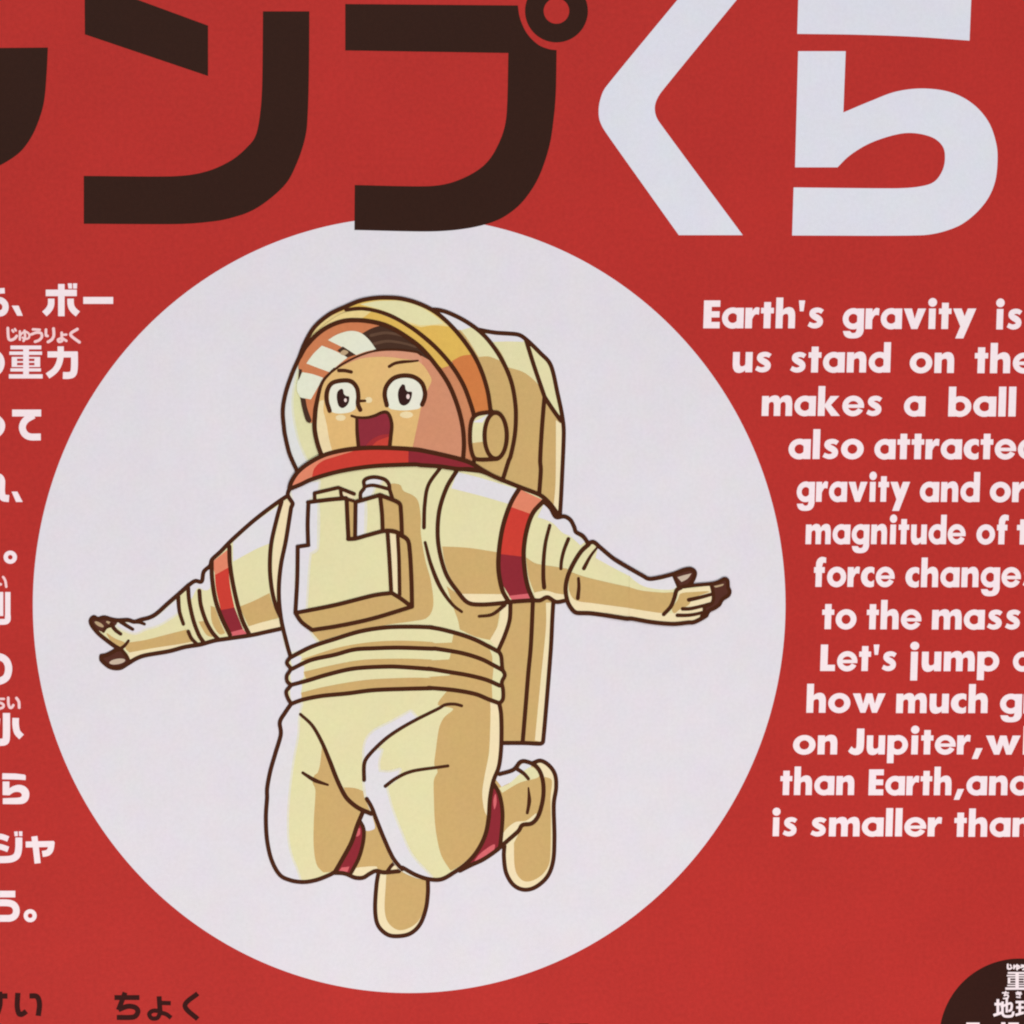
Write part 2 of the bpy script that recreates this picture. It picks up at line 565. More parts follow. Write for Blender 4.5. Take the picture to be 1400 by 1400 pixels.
T1 = reg(0, 370, 7)
jp('text_line', 'text_white',
   strokes(T1, 7, [(52, [(-120, 200, c), (45, 192, c)]), (60, [(-100, 270), (-80, 330), (-40, 290), (10, 285), (48, 320), (50, 370), (20, 405), (-60, 412)]),
                   (62, [(560 + 27, 128, c), (587, 436, c)]), (62, [(438, 213, c), (735, 213, c)]),
                   (62, [(490, 268), (488, 330), (465, 375), (425, 415)]), (62, [(675, 268), (678, 330), (700, 375), (745, 415)]),
                   (66, [(797, 285, c), (1083, 285, c)])])
   + [T1(q) for q in ([(112, 335), (178, 335), (218, 432), (165, 432)], [(648, 122), (688, 122), (690, 172), (655, 172)], [(698, 122), (738, 122), (736, 172), (700, 172)])],
   'white line of Japanese lettering ending in a long dash')
jp('ruby_text', 'ruby_white',
   strokes(T1, 7, [(27, [(75, 550), (78, 620), (85, 655), (105, 665), (140, 650), (160, 625)]), (22, [(118, 570), (128, 585)]), (20, [(142, 558), (152, 574)]),
                   (22, [(190, 580), (190, 660)]), (20, [(190, 625), (215, 595), (250, 585), (280, 610), (275, 645), (240, 655), (215, 640)]), (24, [(235, 575), (240, 640), (225, 672)]),
                   (24, [(315, 562), (380, 566)]), (26, [(300, 610), (350, 592), (395, 600), (400, 635), (375, 665), (335, 680)]),
                   (26, [(440, 565), (440, 620), (455, 625)]), (28, [(512, 555), (515, 620), (495, 660), (460, 682)]),
                   (26, [(590, 595), (592, 650)]), (22, [(592, 615), (635, 612)]), (24, [(592, 645), (555, 660), (565, 682), (595, 672), (590, 645), (635, 672)]),
                   (28, [(740, 560), (675, 612), (760, 685)])], 'round'))
bars = [(100, 735, 395, 36), (90, 790, 402, 32), (100, 950, 392, 30), (85, 1012, 408, 40)]
jp('text_line', 'text_white',
   [T1(rect(a, y - h / 2, b, y + h / 2)) for a, y, b, h in bars] + [T1(rect(222, 735, 277, 1010)), T1(rect(112, 828, 163, 922)), T1(rect(330, 828, 384, 922)),
    T1(rect(112, 826, 384, 842)), T1(rect(112, 866, 384, 882)), T1(rect(112, 906, 384, 922))]
   + strokes(T1, 7, [(60, [(580, 725), (580, 820), (560, 900), (520, 960), (455, 1008)]), (58, [(455, 802, c), (742, 802, c)]),
                     (66, [(712, 780), (712, 920), (700, 985), (660, 1003), (602, 1003)]), (54, [(-150, 850), (-120, 970), (-60, 880), (-30, 800), (5, 830), (18, 885), (0, 945), (-40, 985)])]),
   'white line of Japanese lettering with a dense block character')
T2 = reg(0, 550, 9.333)
jp('text_line', 'text_white',
   strokes(T2, 9.333, [(92, [(-200, 230), (-80, 190), (0, 245), (20, 305), (-5, 370), (-80, 430)]), (88, [(155, 137, c), (525, 137, c)]),
                       (88, [(430, 165), (330, 225), (285, 310), (310, 395), (380, 440), (520, 442)])]))
T3 = reg(0, 640, 9.333)
jp('text_line', 'text_white',
   strokes(T3, 9.333, [(90, [(-60, 130), (-10, 115), (20, 160), (18, 300), (40, 375), (115, 388)])]) + [T3([(148, 300), (222, 300), (290, 432), (205, 432)])])
jp('text_line', 'text_white', [[(131 / 9.333 + x, 640 + 1137 / 9.333 + y) for x, y in q] for q in arcband(0, 0, 9.2, 9.0, 3.2, 3.2, 0, 360, 30)])
T4 = reg(0, 780, 14)
jp('ruby_text', 'ruby_white', strokes(T4, 14, [(48, [(60, 125), (100, 190), (120, 310)]), (50, [(-60, 120), (-40, 240), (15, 265)])], 'round'))
jp('text_line', 'text_white', [T4(rect(98, 412, 200, 930))] + [T4([(-120, 412), (62, 412), (62, 870), (-120, 870)])]
   + strokes(T4, 14, [(110, [(150, 860), (145, 950), (100, 980), (-60, 983)])]), 'cut-off white character with a tall right-hand stroke')
T5 = reg(0, 880, 9.333)
jp('text_line', 'text_white', strokes(T5, 9.333, [(92, [(-200, 330), (-120, 180), (0, 170), (80, 220), (110, 320), (80, 430), (-10, 480), (-100, 480)])]))
jp('ruby_text', 'ruby_white', strokes(T5, 9.333, [(30, [(-80, 705), (50, 705)]), (32, [(-60, 770), (0, 755), (45, 780), (35, 815), (-30, 835)]),
                                                  (34, [(105, 690), (108, 770), (125, 815), (150, 815), (170, 785)]), (36, [(210, 695), (240, 740), (245, 815)])], 'round'))
jp('text_line', 'text_white', strokes(T5, 9.333, [(92, [(82, 885), (82, 1180), (70, 1245), (20, 1258), (-60, 1258)]), (84, [(200, 948), (200, 1040), (220, 1130), (275, 1190)]),
                                                  (84, [(-40, 950), (-60, 1080), (-120, 1190)])]))
T6 = reg(0, 1040, 11.667)
jp('text_line', 'text_white', [T6(q) for q in ([(38, 200), (250, 205), (390, 222), (412, 240), (408, 310), (300, 302), (35, 296)],)]
   + [spline(T6([(42, 332, c), (150, 332, c), (150, 440, c), (220, 402), (310, 385), (400, 412), (455, 475), (468, 545), (450, 620), (400, 672), (330, 692), (45, 692, c),
                 (45, 600, c), (280, 590), (340, 575), (345, 530), (310, 502), (250, 498), (200, 515), (150, 552, c), (42, 548, c)]), True)])
T7 = reg(0, 1130, 9.333)
jp('text_line', 'text_white',
   strokes(T7, 9.333, [(72, [(-80, 125), (20, 130), (105, 160)]), (72, [(-80, 255), (10, 260), (105, 292)]), (88, [(240, 140), (238, 280), (215, 370), (150, 412), (50, 422), (-80, 422)]),
                       (78, [(438, 125), (455, 250), (480, 470)]), (76, [(328, 230), (500, 226), (690, 222)]), (78, [(660, 195), (645, 290), (610, 335), (540, 350)])])
   + [T7(q) for q in ([(180, 65), (225, 62), (228, 122), (188, 125)], [(240, 62), (285, 62), (285, 122), (244, 122)])],
   'white line of Japanese lettering with two tick marks')
jp('text_line', 'text_white',
   strokes(T7, 9.333, [(84, [(-120, 862, c), (195, 862, c)]), (86, [(-120, 975), (100, 975), (175, 1000), (208, 1060), (195, 1130), (140, 1168), (60, 1172), (-100, 1172)])])
   + [[(385 / 9.333 + x, 1130 + 1138 / 9.333 + y) for x, y in q] for q in arcband(0, 0, 8.9, 8.9, 3.2, 3.2, 0, 360, 30)],
   'white line of Japanese lettering ending in a small ring stop')
T8 = reg(0, 1330, 4.667)
for _k in (
        [(34, [(-40, 150), (48, 148)]), (30, [(0, 120), (2, 200), (-14, 260)])],
        [(34, [(114, 128), (110, 215), (122, 262), (142, 264), (168, 245)]), (34, [(188, 148), (236, 152), (252, 200), (244, 275)])],
        [(32, [(730, 158), (890, 158)]), (32, [(798, 125), (778, 180), (755, 238)]), (33, [(755, 236), (815, 214), (865, 222), (880, 250), (855, 282), (745, 285)])],
        [(32, [(1015, 150), (1022, 255)]), (28, [(1022, 192), (1090, 194)]), (28, [(1022, 246), (978, 242), (952, 262), (968, 290), (1005, 288), (1024, 258), (1060, 264), (1092, 288)])],
        [(32, [(1262, 132), (1180, 210), (1262, 296)])]):
    jp('caption_character', 'small_brown', strokes(T8, 4.667, _k))
BR = reg(1200, 1250, 7)
B2 = reg(650, 1350, 7)
jp('caption_character', 'small_brown', strokes(B2, 7, [(40, [(600, 368), (700, 368)]), (40, [(650, 356), (610, 430)])]))
jp('caption_character', 'small_brown', strokes(B2, 7, [(40, [(900, 368), (1080, 368)]), (40, [(980, 362), (960, 440)])]))

badge = Print().put('badge_brown', [disc(1394, 1420.5, 110, n=160)]).build('badge', poster, 'dark brown round badge cut off by the lower right corner')


def badge_text(polys, mat='text_white'):
    Print().put(mat, polys).build('badge_text', badge)


badge_text(strokes(BR, 7, [(17, [(1245, 480), (1245, 518), (1262, 524), (1282, 512)]), (14, [(1268, 485), (1276, 496)]), (15, [(1305, 488), (1303, 520)]),
                           (15, [(1305, 512), (1325, 492), (1352, 495), (1352, 515), (1330, 520)]), (16, [(1334, 484), (1334, 530)]),
                           (15, [(1375, 488), (1400, 490)]), (16, [(1370, 508), (1400, 500), (1415, 515), (1390, 530)])], 'round'))
badge_text([BR(rect(1245, 552, 1430, 570)), BR(rect(1236, 580, 1440, 594)), BR(rect(1222, 700, 1450, 722)), BR(rect(1240, 676, 1430, 688)), BR(rect(1318, 552, 1350, 712)),
            BR(rect(1245, 606, 1268, 664)), BR(rect(1400, 606, 1425, 664)), BR(rect(1245, 604, 1425, 614)), BR(rect(1245, 630, 1425, 638)), BR(rect(1245, 656, 1425, 664))])
badge_text(strokes(BR, 7, [(13, [(1195, 752), (1250, 752)]), (13, [(1225, 740), (1213, 780)]), (14, [(1212, 778), (1245, 772), (1245, 800), (1205, 806)]),
                           (13, [(1325, 752), (1370, 748)]), (13, [(1328, 766), (1375, 762)]), (13, [(1340, 742), (1362, 780)]), (13, [(1330, 792), (1362, 796)])], 'round'))
badge_text(strokes(BR, 7, [(26, [(1150, 812, c), (1150, 950, c)]), (26, [(1118, 860, c), (1182, 860, c)]), (26, [(1108, 968), (1190, 940)]),
                           (24, [(1195, 835, c), (1195, 950), (1215, 975), (1285, 972), (1298, 930)]), (22, [(1235, 800, c), (1235, 940, c)]),
                           (22, [(1178, 888), (1275, 852), (1276, 915), (1250, 925)]),
                           (24, [(1320, 840, c), (1400, 840, c)]), (24, [(1325, 892, c), (1400, 892, c)]), (24, [(1360, 840, c), (1360, 950, c)]), (24, [(1318, 965), (1400, 940)]),
                           (24, [(1425, 830, c), (1425, 985, c)]), (24, [(1405, 850, c), (1470, 850, c)])]))
badge_text([BR(rect(848, 1036, 975, 1062)), BR(rect(848, 1036, 885, 1170)), BR(rect(1182, 1034, 1222, 1170)), BR(rect(1250, 1036, 1350, 1062)), BR(rect(1280, 1036, 1318, 1170))])

# ------------------------------------------------------------------ the printed astronaut
A = reg(370, 390, 7)
B = reg(550, 390, 5.8333)
Cc = reg(370, 540, 7)
D = reg(550, 540, 5.8333)
E = reg(350, 640, 5.6)
Ff = reg(550, 640, 5.6)
G = reg(110, 730, 7)
H = reg(220, 670, 7)
I = reg(700, 680, 7)
J = reg(820, 720, 7)
K = reg(350, 840, 5.6)
L = reg(550, 840, 5.6)
M = reg(350, 1050, 5.6)
N = reg(550, 1020, 5.6)
P = reg(420, 480, 7)
Q = reg(910, 765, 14)
Rr = reg(115, 825, 14)

# backpack
bp_ = Print()
edge = B([(610, 355), (740, 378), (920, 393), (985, 430), (1100, 540), (1185, 640), (1240, 870), (1275, 1040)]) + D([(1288, 300), (1272, 700), (1258, 950)]) + Ff([(1155, 1050)]) + L([(1135, 300), (1078, 975)])
bp_.fill('tan', edge + L([(1060, 990, 1), (740, 985, 1)]) + [(655, 900, 1), (640, 560, 1), (640, 470, 1)])
bp_.fill('cream', B([(600, 370, 1), (740, 385), (920, 400), (985, 440, 1), (1050, 640), (1095, 810, 1), (1050, 755), (960, 690), (845, 655, 1), (760, 500)]))
bp_.fill('suit_white', B([(650, 385, 1), (920, 405), (965, 425, 1), (968, 452, 1), (850, 448), (720, 452, 1)]))
bp_.fill('cream', B([(990, 440, 1), (1100, 560), (1180, 650), (1225, 870), (1265, 1050, 1), (1140, 885, 1), (1060, 640)]))
bp_.fill('pale', B([(1225, 1075, 1), (1275, 1110, 1)]) + D([(1275, 400), (1262, 700), (1250, 960, 1), (1205, 900, 1), (1222, 700), (1225, 400)]))
bp_.fill('pale', Ff([(1100, 1030, 1), (1150, 1030, 1)]) + L([(1125, 300), (1065, 975, 1), (1015, 965, 1), (1060, 500), (1100, 100)]))
bp_.line(edge + L([(1060, 990), (930, 985), (760, 985)]))
bp_.line(B([(985, 430), (1050, 640), (1135, 890)]))
bp_.line(B([(1135, 890), (1200, 990), (1265, 1080)]))
bp_.line(B([(1135, 890), (1125, 1000), (1110, 1200), (1100, 1400)]) + D([(1105, 600), (1093, 780)]))
bp_.line(Ff([(1000, 1020), (985, 1350)]) + L([(965, 450), (945, 700), (922, 975)]))

# boots behind the body
b1 = Print()
b1.fill('pale', M([(935, 790, 1), (920, 900), (912, 1080), (932, 1200), (1000, 1272), (1080, 1290), (1180, 1268), (1258, 1195), (1300, 1080), (1318, 960), (1318, 850, 1), (1100, 760, 1)]))
b1.fill('tan', M([(1000, 790, 1), (1100, 770, 1), (1310, 860, 1), (1308, 960), (1290, 1070), (1240, 1175), (1160, 1230), (1080, 1238), (1010, 1180), (985, 1080), (993, 900)]))
b1.line(M([(938, 800), (922, 900), (912, 1080), (932, 1200), (1000, 1272), (1080, 1288), (1180, 1268), (1255, 1198), (1300, 1080), (1316, 960), (1316, 860)]))
b2 = Print()
sole = N([(1000, 130), (1060, 112), (1125, 150), (1170, 220), (1178, 320), (1160, 450), (1165, 700), (1155, 880), (1110, 1000), (1020, 1080), (930, 1100), (850, 1062), (795, 970), (778, 850), (782, 765)])
b2.fill('pale', sole + N([(900, 600, 1), (1000, 400, 1)]))
b2.fill('tan', N([(1090, 235, 1), (1145, 262), (1135, 400), (1138, 600), (1130, 880), (1085, 970), (1010, 1025), (935, 1035), (880, 985), (858, 900), (855, 740, 1), (930, 610), (1030, 560), (1085, 400)]))
b2.line(sole)

# left lower leg between the thighs
l1 = Print()
l1.fill('tan', M([(810, 340, 1), (880, 340, 1), (980, 540), (1090, 755, 1), (1085, 795), (980, 800), (920, 790), (820, 845), (740, 825), (640, 805, 1), (700, 600)]))
l1.fill('suit_white', M([(812, 350, 1), (885, 350, 1), (910, 440), (905, 468), (840, 478), (800, 400)]))
l1.fill('pale', M([(755, 770), (850, 755), (925, 755), (925, 780), (820, 838), (730, 815)]))
l1.fill('pale', M([(1010, 790), (1055, 745), (1085, 775), (1075, 795)]))
l1.fill('band_dark', M([(800, 395), (825, 470), (818, 570), (785, 690), (730, 800), (680, 812), (600, 800), (660, 690), (730, 560)]))
l1.fill('band_pink', M([(770, 480), (795, 460), (795, 510), (765, 525)]))
l1.fill('band_pink', M([(655, 762, 1), (715, 755, 1), (700, 795, 1), (630, 797, 1)]))
l1.line(M([(795, 405), (825, 470), (820, 570), (787, 690), (730, 800)]), 5.6)
l1.line(M([(600, 803), (660, 805), (700, 815), (760, 840), (820, 840), (870, 810), (920, 788), (980, 800), (1095, 790)]))
l1.line(M([(1000, 800), (1040, 745), (1075, 720)]), 5.2)
l2 = Print()
l2.fill('tan', N([(710, 250, 1), (750, 205), (860, 175), (920, 125), (1010, 150), (1070, 250), (1078, 380), (1045, 520), (990, 590), (920, 605), (890, 650), (800, 730), (700, 810, 1)]))
l2.fill('suit_white', N([(700, 235, 1), (870, 188), (920, 135), (985, 150), (950, 215), (760, 312, 1)]))
l2.fill('cream', N([(740, 320, 1), (820, 285), (900, 215), (990, 160), (1045, 235), (900, 280), (765, 358, 1)]))
l2.fill('pale', N([(778, 660), (860, 585), (950, 570), (1025, 515), (1005, 575), (915, 598), (870, 650), (760, 755)]))
l2.fill('band_dark', N([(695, 290), (745, 370), (768, 520), (755, 720), (730, 795), (640, 862), (540, 905), (450, 940), (560, 810), (640, 650), (665, 480), (675, 330)]))
l2.fill('band_pink', N([(714, 365), (722, 430), (705, 485), (697, 420)]))
l2.fill('band_pink', N([(548, 895), (600, 820), (705, 752), (688, 825), (620, 868)]))
l2.line(N([(700, 290), (745, 375), (768, 520), (755, 720), (748, 770)]), 5.8)
l2.line(N([(745, 215), (850, 182), (905, 122), (960, 122), (1030, 160), (1073, 250), (1080, 380), (1048, 520), (995, 590), (920, 605), (890, 650), (800, 730), (720, 800), (620, 868), (530, 910), (440, 955)]))
l2.line(N([(870, 170), (930, 210), (965, 250)]), 6, w2=5)
l2.line(N([(966, 320), (972, 420), (957, 512)]), 2.5, w2=4.5, wm=6)

# trousers
tr = Print()
left_out = K([(270, 685), (225, 750), (183, 825), (190, 920), (150, 1060), (110, 1200), (86, 1330)]) + M([(85, 230), (76, 380), (85, 550), (118, 700), (180, 815), (260, 858), (360, 873), (460, 858), (560, 820), (605, 795)])
inner = M([(605, 795), (660, 700), (730, 570), (775, 440), (815, 345)])
right_out = L([(742, 680), (756, 760), (760, 900), (755, 1050), (738, 1170)]) + N([(697, 270), (672, 400), (660, 560), (632, 690), (570, 810), (490, 900), (400, 965), (300, 1020), (200, 1018), (100, 985), (0, 930)])
thigh_in = M([(1120, 775), (1050, 690), (980, 540), (920, 390), (885, 300), (850, 238)])
tr.fill('cream', left_out + inner + M([(860, 345, 1), (885, 345, 1)]) + thigh_in[-3::-1] + right_out[::-1] + K([(1400, 565), (1150, 568), (700, 605), (350, 655)]))
tr.soft('suit_white', 'suit_mid', K([(275, 690, 1), (345, 685, 1), (322, 790), (315, 920), (285, 1090), (262, 1250), (245, 1400)]) + M([(236, 400), (242, 560), (268, 680), (305, 770), (335, 862, 1), (260, 845), (180, 800), (118, 690), (90, 550), (82, 380), (92, 240)])
        + K([(95, 1300), (120, 1180), (195, 930), (190, 825)]))
tr.fill('tan', K([(505, 1015, 1), (490, 1150), (470, 1215), (450, 1228)]) + M([(432, 105), (455, 170), (443, 400), (442, 600), (465, 740), (515, 800, 1), (590, 785), (655, 690), (725, 560), (770, 430), (805, 325, 1), (740, 275), (690, 235), (640, 130), (585, 0, 1)]) + K([(560, 1110)]))
tr.fill('tan', M([(672, 148, 1), (760, 155), (838, 185, 1), (836, 235, 1), (880, 320), (870, 345), (800, 310), (730, 265), (690, 200)]))
tr.soft('suit_white', 'suit_mid', K([(828, 1130, 1), (838, 990), (900, 900), (1050, 820), (1185, 745, 1), (1230, 795, 1), (1050, 905), (950, 990), (865, 1080)]))
tr.soft('suit_white', 'suit_mid', K([(850, 1120, 1), (905, 1050), (960, 1040, 1), (935, 1130), (940, 1205, 1), (1020, 1210), (1100, 1190, 1), (1070, 1255), (990, 1310, 1), (1010, 1390)])
        + M([(1040, 320), (1110, 500), (1190, 670), (1340, 835, 1), (1250, 832), (1120, 775), (1050, 690), (980, 540), (920, 390), (845, 220, 1), (830, 100, 1)]))
tr.fill('tan', L([(340, 590, 1), (290, 650), (272, 690), (310, 705, 1), (390, 725), (320, 790), (282, 870), (258, 1030), (245, 1150), (268, 1190, 1), (270, 1210, 1), (242, 1270)])
        + N([(242, 400), (248, 560), (265, 700), (300, 840), (370, 955, 1), (450, 910), (560, 805), (632, 680), (652, 545), (625, 480), (612, 360), (630, 230), (662, 60)]) + L([(672, 900), (675, 760), (675, 655, 1), (560, 612)]))
tr.fill('pale', L([(672, 655, 1), (735, 685, 1), (745, 760), (750, 900), (745, 1050), (728, 1170)]) + N([(690, 260), (664, 400), (652, 545, 1), (625, 480), (613, 360), (630, 230), (660, 90)]) + L([(668, 1050), (672, 900), (676, 760)]))
tr.line(left_out)
tr.line(inner, 6.4)
tr.line(right_out + M([(1120, 775), (1050, 690), (980, 540), (920, 390), (885, 300), (848, 236)]), 6.2)
tr.line(K([(340, 765), (430, 850), (500, 970), (560, 1110), (610, 1240), (650, 1330)]) + M([(690, 225), (740, 275), (800, 315), (882, 350)]), 4.5, w2=6.6, wm=6.4)
tr.line(K([(358, 1213), (450, 1270), (550, 1305)]), 4.4, w2=3.4, wm=6.4)
tr.line(K([(828, 1268), (828, 1150), (855, 1090), (950, 990), (1050, 910), (1200, 820), (1400, 720)]) + L([(330, 692), (400, 687), (455, 700)]), 6, w2=4.4)
tr.line(K([(990, 1315), (1080, 1250), (1200, 1200), (1400, 1170)]) + L([(350, 1160)]), 5.4, w2=4.4)

# arm at the left of the picture
la = Print()
la.fill('cream', H([(1215, 60), (1100, 130), (900, 285), (690, 470), (500, 655), (480, 700)]) + G([(1240, 310), (1180, 365), (1165, 455), (1100, 452), (1040, 490), (930, 590), (830, 670)]) + G([(850, 1120), (1000, 1082), (1150, 1058), (1280, 1020), (1390, 1005)]) + H([(860, 1388), (1000, 1360), (1160, 1325, 1), (1200, 600, 1)]))
la.fill('suit_white', H([(690, 500, 1), (900, 310), (1150, 130, 1), (1100, 300), (1040, 510, 1), (900, 570), (690, 685, 1)]))
la.fill('tan', H([(755, 1115, 1), (890, 1060), (1040, 985, 1), (1070, 1090), (1125, 1225, 1), (980, 1262), (840, 1305, 1), (790, 1200)]))
la.fill('pale', H([(840, 1305, 1), (980, 1262), (1130, 1235, 1), (1140, 1325, 1), (1000, 1352), (860, 1375, 1)]))
la.fill('pale', H([(1170, 110, 1), (1225, 90, 1), (1250, 150), (1190, 440), (1130, 700), (1110, 960), (1100, 1050), (1075, 900), (1070, 700), (1085, 500), (1130, 280)]))
la.fill('suit_white', G([(1050, 500), (1110, 468), (1160, 470), (1180, 400), (1235, 340), (1240, 520), (1190, 540), (1120, 520), (1060, 620)]))
la.fill('tan', G([(1130, 840, 1), (1210, 830, 1), (1290, 980, 1), (1250, 985), (1200, 960)]))
la.fill('tan', G([(1245, 690, 1), (1285, 700, 1), (1345, 860, 1), (1385, 950, 1), (1330, 960), (1260, 850)]))
la.fill('band_red', H([(515, 805, 1), (645, 735, 1), (665, 930), (705, 1130, 1), (575, 1155, 1), (530, 960)]))
la.fill('band_light', H([(490, 690, 1), (650, 560, 1), (648, 740, 1), (520, 812, 1)]))
la.fill('band_dark', H([(570, 1150, 1), (705, 1125, 1), (785, 1330, 1), (650, 1365, 1)]))
la.fill('band_pink', H([(650, 1365, 1), (785, 1330, 1), (830, 1385, 1), (690, 1400, 1)]))
la.line(H([(1235, 40), (1100, 130), (900, 283), (690, 468), (570, 590), (490, 665), (470, 725)]) + G([(1180, 362), (1160, 455), (1100, 450), (1040, 487), (930, 585), (830, 675)]))
la.line(H([(1155, 110), (1105, 290), (1055, 520), (1043, 750), (1062, 950), (1100, 1110), (1145, 1215)]), 6.2)
la.line(H([(485, 680), (490, 850), (522, 1050), (580, 1220), (660, 1385)]), 6.4)
la.line(H([(655, 540), (660, 700), (690, 900), (735, 1100), (785, 1260), (850, 1390)]), 6.4)
la.line(H([(1160, 1325), (1000, 1360), (860, 1390)]) + G([(1390, 1005), (1280, 1022), (1150, 1058), (1000, 1082), (850, 1122)]))
la.line(G([(1138, 545), (1152, 680), (1200, 830), (1260, 940), (1320, 1010)]), 6)
la.line(G([(1030, 500), (1042, 650), (1082, 830), (1135, 970), (1185, 1045)]), 6)

# left glove
lg = Print()
lg.fill('cream', G([(930, 600), (830, 675), (730, 765), (640, 802), (530, 832), (430, 825), (330, 830), (200, 800), (110, 800), (95, 850), (150, 925), (230, 1005), (370, 1100), (440, 1200), (480, 1228), (560, 1182), (620, 1160), (850, 1120), (1000, 1082), (1115, 1055, 1), (1020, 930), (975, 860)]))
lg.soft('suit_white', 'suit_mid', G([(350, 870), (500, 850), (640, 825), (740, 785), (915, 635, 1), (930, 740), (850, 805), (740, 870), (620, 905), (520, 945), (400, 905)]))
lg.fill('tan', G([(455, 1040, 1), (620, 1015), (800, 970), (1015, 915, 1), (1075, 1030, 1), (900, 1062), (700, 1092), (470, 1135, 1), (430, 1095)]))
lg.fill('tan', G([(250, 950), (330, 1000), (430, 1045), (385, 1092), (300, 1035)]))
lg.fill('pale', G([(470, 1135, 1), (700, 1092), (900, 1062), (1080, 1033, 1), (1100, 1052, 1), (850, 1110), (620, 1150), (480, 1215), (440, 1170)]))
lg.fill('tip_brown', Rr([(112, 330), (180, 255), (262, 295), (380, 265), (520, 310), (640, 330), (590, 430), (440, 450), (370, 560, 1), (250, 500), (150, 400)]))
lg.put('tip_light', [disc(*Rr([(288, 400)])[0], 7.0, 2.5, .52)])
lg.put('tip_light', [disc(*Rr([(478, 372)])[0], 4.6, 1.7, .45)])
lg.fill('tip_brown', Rr([(325, 1005, 1), (430, 985), (620, 880, 1), (700, 910), (800, 1040), (850, 1120, 1), (680, 1240), (490, 1215), (325, 1080)]))
lg.put('tip_grey', [disc(*Rr([(635, 1112)])[0], 11.0, 3.7, -.17)])
lg.line(G([(1040, 487), (930, 585), (830, 672), (730, 762)]) + Rr([(1250, 272), (1100, 310), (960, 352), (840, 318), (650, 325), (520, 305), (385, 268), (265, 298), (185, 262), (125, 325), (150, 420), (260, 560), (400, 680), (560, 800), (660, 860)]))
lg.line(Rr([(960, 352), (1060, 360), (1155, 395)]), 5.8, w2=4.6)
lg.line(Rr([(700, 350), (820, 430), (930, 495)]), 6, w2=5)
lg.line(Rr([(520, 400), (600, 510), (700, 585)]), 6.2, w2=5.2)
lg.line(Rr([(370, 540), (430, 460), (560, 420)]), 4)
lg.line(G([(365, 1110), (420, 1072), (460, 1022)]), 5.6, w2=4)
lg.line(Rr([(650, 860), (560, 920), (430, 985), (330, 1005, 1), (330, 1080), (490, 1215), (680, 1238), (840, 1150), (1000, 1055)]) + G([ (620, 1162), (850, 1122), (1000, 1082), (1150, 1058)]))
lg.line(G([(935, 600), (947, 740), (985, 862)]), 6.2, w2=5.2)
lg.line(G([(1032, 935), (1062, 1000), (1110, 1050)]), 5.5, w2=5)
lg.line(G([(400, 1115), (440, 1165), (460, 1205)]), 5)

# torso = the parent part of the drawing
to = Print()
t_left = Cc([(180, 900), (165, 960), (212, 1040)]) + E([(270, 300), (230, 550), (190, 750), (175, 950), (192, 1150), (235, 1340)]) + K([(265, 325)])
t_right = Ff([(828, 1040), (822, 1160), (785, 1280)]) + L([(735, 275)])
waist1 = K([(265, 330), (420, 250), (600, 190), (800, 130), (1000, 100), (1200, 95), (1350, 100)]) + L([(200, 98), (300, 115), (450, 155), (560, 195), (660, 245), (735, 285)])
to.fill('cream', Cc([(180, 900, 1)]) + t_left[1:-1] + waist1 + t_right[::-1] + Ff([(840, 900, 1), (840, 300, 1)]) + D([(520, 590, 1), (300, 560), (0, 555)]) + Cc([(1000, 680), (600, 745), (280, 860)]))
to.soft('suit_white', 'suit_mid', E([(270, 175, 1), (375, 115), (480, 105, 1), (465, 180), (392, 255, 1), (392, 590, 1), (310, 600, 1), (300, 1110, 1), (400, 1240, 1), (430, 1290), (460, 1345), (330, 1395), (250, 1395), (195, 1150), (180, 950), (195, 750), (235, 550), (285, 290)]))
to.fill('tan', E([(1000, 130, 1), (1050, 118), (1105, 130), (1130, 175), (1200, 208), (1242, 255), (1262, 380), (1262, 500), (1295, 700), (1340, 870), (1357, 1050), (1310, 1145), (1200, 1172), (1000, 1200), (700, 1262), (490, 1325, 1), (430, 1260), (400, 1235, 1), (900, 900, 1)]))
to.fill('tan', Ff([(340, 905, 1), (395, 1080), (425, 1160), (440, 1235, 1), (560, 1290), (690, 1320, 1), (730, 1200), (755, 1040, 1), (600, 1040), (480, 1000)]))
to.fill('pale', Ff([(762, 1050, 1), (738, 1190), (672, 1315, 1), (735, 1375), (790, 1270), (815, 1150), (822, 1045, 1)]))
to.line(t_left)
to.line(t_right)
to.line(Ff([(290, 0), (200, 130), (172, 280), (166, 455)]), 5.4, w2=5.8)
to.line(Ff([(175, 570), (220, 740), (290, 910), (380, 1040), (455, 1100)]), 4.6, w2=4.2, wm=6.4)
drawing = to.build('astronaut_drawing', poster, 'printed cartoon of an astronaut in a cream space suit leaping with arms spread')


def sub(p, name, label=None):
    return p.build(name, drawing, label)


# chest pack
cp = Print()
cp.fill('cream', E([(400, 260, 1), (670, 238, 1), (700, 250, 1), (705, 540, 1), (760, 540, 1), (980, 485, 1), (1015, 500, 1), (1040, 960, 1), (305, 1110, 1), (320, 600, 1), (400, 590, 1)]))
cp.fill('cream', E([(445, 240, 1), (450, 190, 1), (630, 150, 1), (655, 215, 1), (690, 240, 1)]))
cp.fill('pale', E([(640, 155, 1), (750, 200, 1), (742, 255, 1), (690, 240, 1), (655, 215, 1)]))
cp.fill('cream', E([(800, 230, 1), (800, 190), (830, 150), (825, 100), (860, 75), (920, 70), (990, 90), (1020, 130), (1040, 230, 1), (950, 205, 1)]))
cp.soft('suit_white', 'suit_mid', E([(835, 130, 1), (860, 88), (920, 78), (960, 90), (940, 122), (890, 125, 1)]))
cp.soft('suit_white', 'suit_mid', E([(815, 220, 1), (815, 190), (850, 150, 1), (900, 150), (880, 210, 1)]))
